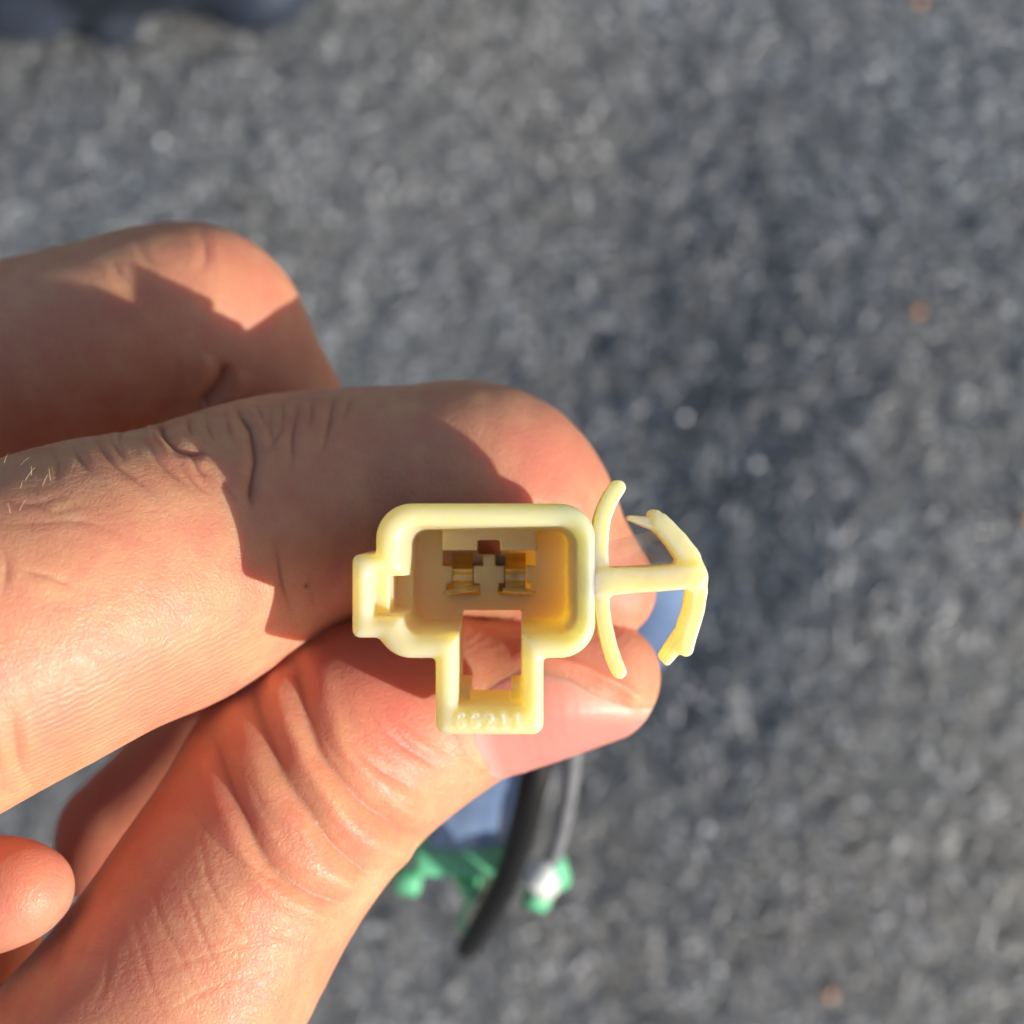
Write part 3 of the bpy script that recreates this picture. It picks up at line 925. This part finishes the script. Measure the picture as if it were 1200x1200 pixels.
gl = empty('grey_lead', FRAME)
tag(gl, 'thin pale grey lead with green and white tip hanging beside the black cable', 'lead')
v, f = tube(path([(560, 672, -12.8), (590, 700, -30), (664, 800, -46), (672, 860, -54), (668, 920, -62), (655, 985, -68), (636, 1035, -72)]), 0.00085, 14)
mesh_py('jacket', v, f, M_grey, parent=gl)
def ball(px, py, z, rx, ry, rz, mat, name, parent):
    V, F = [], []
    c = P(px, py, z); n, m = 10, 16
    for i in range(n + 1):
        th = math.pi * i / n
        for j in range(m):
            a = 2 * math.pi * j / m
            V.append(c + np.array([rx * math.sin(th) * math.cos(a), ry * math.sin(th) * math.sin(a), rz * math.cos(th)]))
    for i in range(n):
        for j in range(m):
            k = (j + 1) % m
            F.append((i * m + j, (i + 1) * m + j, (i + 1) * m + k, i * m + k))
    me = mesh_py(name, np.array(V) / 1000, F, mat, parent=parent)
    return me
def rod(p0, p1, r0, r1, mat, name, parent):
    q = np.array([P(*p0), P(*p1)]); t = np.array([0, 0.06, 0.12, 0.5, 0.88, 0.94, 1.0])[:, None]
    rr = (r0 + (r1 - r0) * t[:, 0]) * np.array([0.4, 0.85, 1, 1, 1, 0.85, 0.4])
    v, f = tube((q[0] + (q[1] - q[0]) * t) / 1000, rr / 1000, 14)
    return mesh_py(name, v, f, mat, parent=parent)
rod((628, 1022, -68), (640, 1040, -72), 1.7, 1.7, M_white, 'collar', gl)
rod((648, 1008, -70), (655, 1034, -74), 1.4, 1.4, M_green, 'pin_cap', gl)
rod((616, 1046, -72), (642, 1054, -73), 1.5, 1.6, M_green, 'pin_cap', gl)

rb = empty('blue_ribbon_lead', FRAME)
tag(rb, 'glossy blue ribbon lead ending in a green plug behind the thumb', 'ribbon cable')
r = spline([(778, 668, -46), (766, 715, -50), (700, 785, -58), (622, 846, -64), (574, 905, -68), (556, 960, -72), (546, 1006, -75)], 8)
C = np.array([P(a, b, z) for a, b, z in r])
T = np.gradient(C, axis=0); T /= np.linalg.norm(T, axis=1, keepdims=True)
side = np.cross(T, np.array([0.15, 0, 1.0])); side /= np.linalg.norm(side, axis=1, keepdims=True)
V, F = [], []
prof = [(math.cos(a), math.sin(a)) for a in np.linspace(0, 2 * math.pi, 24, endpoint=False)]
for i in range(len(C)):
    nn = np.cross(side[i], T[i])
    hw = 4.2 - 0.3 * math.sin(i * 0.4)
    for ca, sa in prof:
        sx = math.copysign(abs(ca) ** 0.6, ca)
        V.append(C[i] + side[i] * hw * sx + nn * (0.7 * sa + 0.12 * math.cos(sx * 14)))
m = len(prof)
for i in range(len(C) - 1):
    for j in range(m):
        k = (j + 1) % m
        F.append((i * m + j, i * m + k, (i + 1) * m + k, (i + 1) * m + j))
F.append(tuple(range(m))); F.append(tuple(reversed(range((len(C) - 1) * m, len(C) * m))))
mesh_py('ribbon', np.array(V) / 1000, F, M_blue, parent=rb)
def plug_block(x0, x1, y0, y1, z0, z1, mat, name, parent, r=0.5):
    fn = lambda x, y, z: slab(rbox2(x, y, x0, x1, y0, y1, 6, (z0 + z1) / 2), z, z0, z1, r)
    zc = (z0 + z1) / 2
    v, f = sdf_mesh(fn, (px2(x0, zc) - 1, py2(y1, zc) - 1, z0 - 1), (px2(x1, zc) + 1, py2(y0, zc) + 1, z1 + 1), 0.3)
    return make_mesh(name, v / 1000, f, mat, parent=parent)
plug_block(484, 603, 984, 1022, -80, -73, M_green, 'plug_body', rb, 1.2)
rod((592, 1016, -76), (552, 1084, -82), 1.5, 1.1, M_white, 'latch_arm', rb)
rod((548, 1024, -77), (552, 1048, -79), 1.5, 1.3, M_green, 'pin_cap', rb)
rod((462, 1030, -78), (494, 1034, -78), 1.6, 1.6, M_green, 'pin_cap', rb)
rod((556, 1060, -82), (548, 1088, -84), 1.3, 1.3, M_green, 'pin_cap', rb)

# ------------------------------------------------------------------ things lying on the carpet
g0 = ground(120, -30)
g1 = ground(330, -60)
def coat_sdf(x, y, z):
    d = None
    for (px, py, rx, ry, rz, hz) in ((40, -22, 17, 17, 14, 11), (-90, -28, 22, 20, 16, 12), (142, -14, 8, 16, 9, 6), (300, -32, 15, 18, 13, 10), (120, -200, 80, 45, 22, 16), (220, -95, 40, 25, 15, 10)):
        c = ground(px, py)
        q = np.sqrt(((x - c.x * 1000) / rx) ** 2 + ((y - c.y * 1000) / ry) ** 2 + ((z - hz) / rz) ** 2)
        e = (q - 1) * min(rx, ry, rz)
        d = e if d is None else smin(d, e, 1.5)
    return np.maximum(d, -(z + 2.0))
cmin = ground(-420, -40); cmax = ground(420, -420)
v, f = sdf_mesh(coat_sdf, (-150, 90, -3), (-10, 230, 44), 1.0)
n_ = vnormals(v, f)
v = v + n_ * (1.6 * vnoise(v, 18) + 0.3 * vnoise(v + 5, 6))[:, None]
o = make_mesh('crumpled_cloth', v / 1000, f, M_navy)
tag(o, 'crumpled dark navy cloth lying at the edge of the carpet', 'cloth')

def crumb(px, py, r, mat, name, label, cat, group):
    c = ground(px, py)
    zz = float(relief(np.array(c.x), np.array(c.y))) + 0.0012
    V, F = [], []
    n, m = 6, 8
    for i in range(n + 1):
        th = math.pi * i / n
        for j in range(m):
            a = 2 * math.pi * j / m; q = r * random.uniform(0.75, 1.2)
            V.append((q * math.sin(th) * math.cos(a), q * math.sin(th) * math.sin(a) * 0.8, 0.6 * q * math.cos(th)))
    for i in range(n):
        for j in range(m):
            k = (j + 1) % m
            F.append((i * m + j, (i + 1) * m + j, (i + 1) * m + k, i * m + k))
    o = mesh_py(name, V, F, mat)
    o.location = (c.x, c.y, zz)
    tag(o, label, cat, group)
for px, py in ((1058, 385), (1172, 628), (960, 1160), (1075, 3)):
    crumb(px, py, 0.0012, M_orange, 'crumb', 'tiny orange crumb caught in the grey carpet', 'crumb', 'orange crumbs on the carpet')
for px, py in ((797, 500), (190, 168), (875, 560), (835, 1132), (452, 210), (820, 970)):
    crumb(px, py, 0.0009, M_lint, 'lint_speck', 'tiny pale speck of lint on the grey carpet', 'lint', 'pale specks on the carpet')
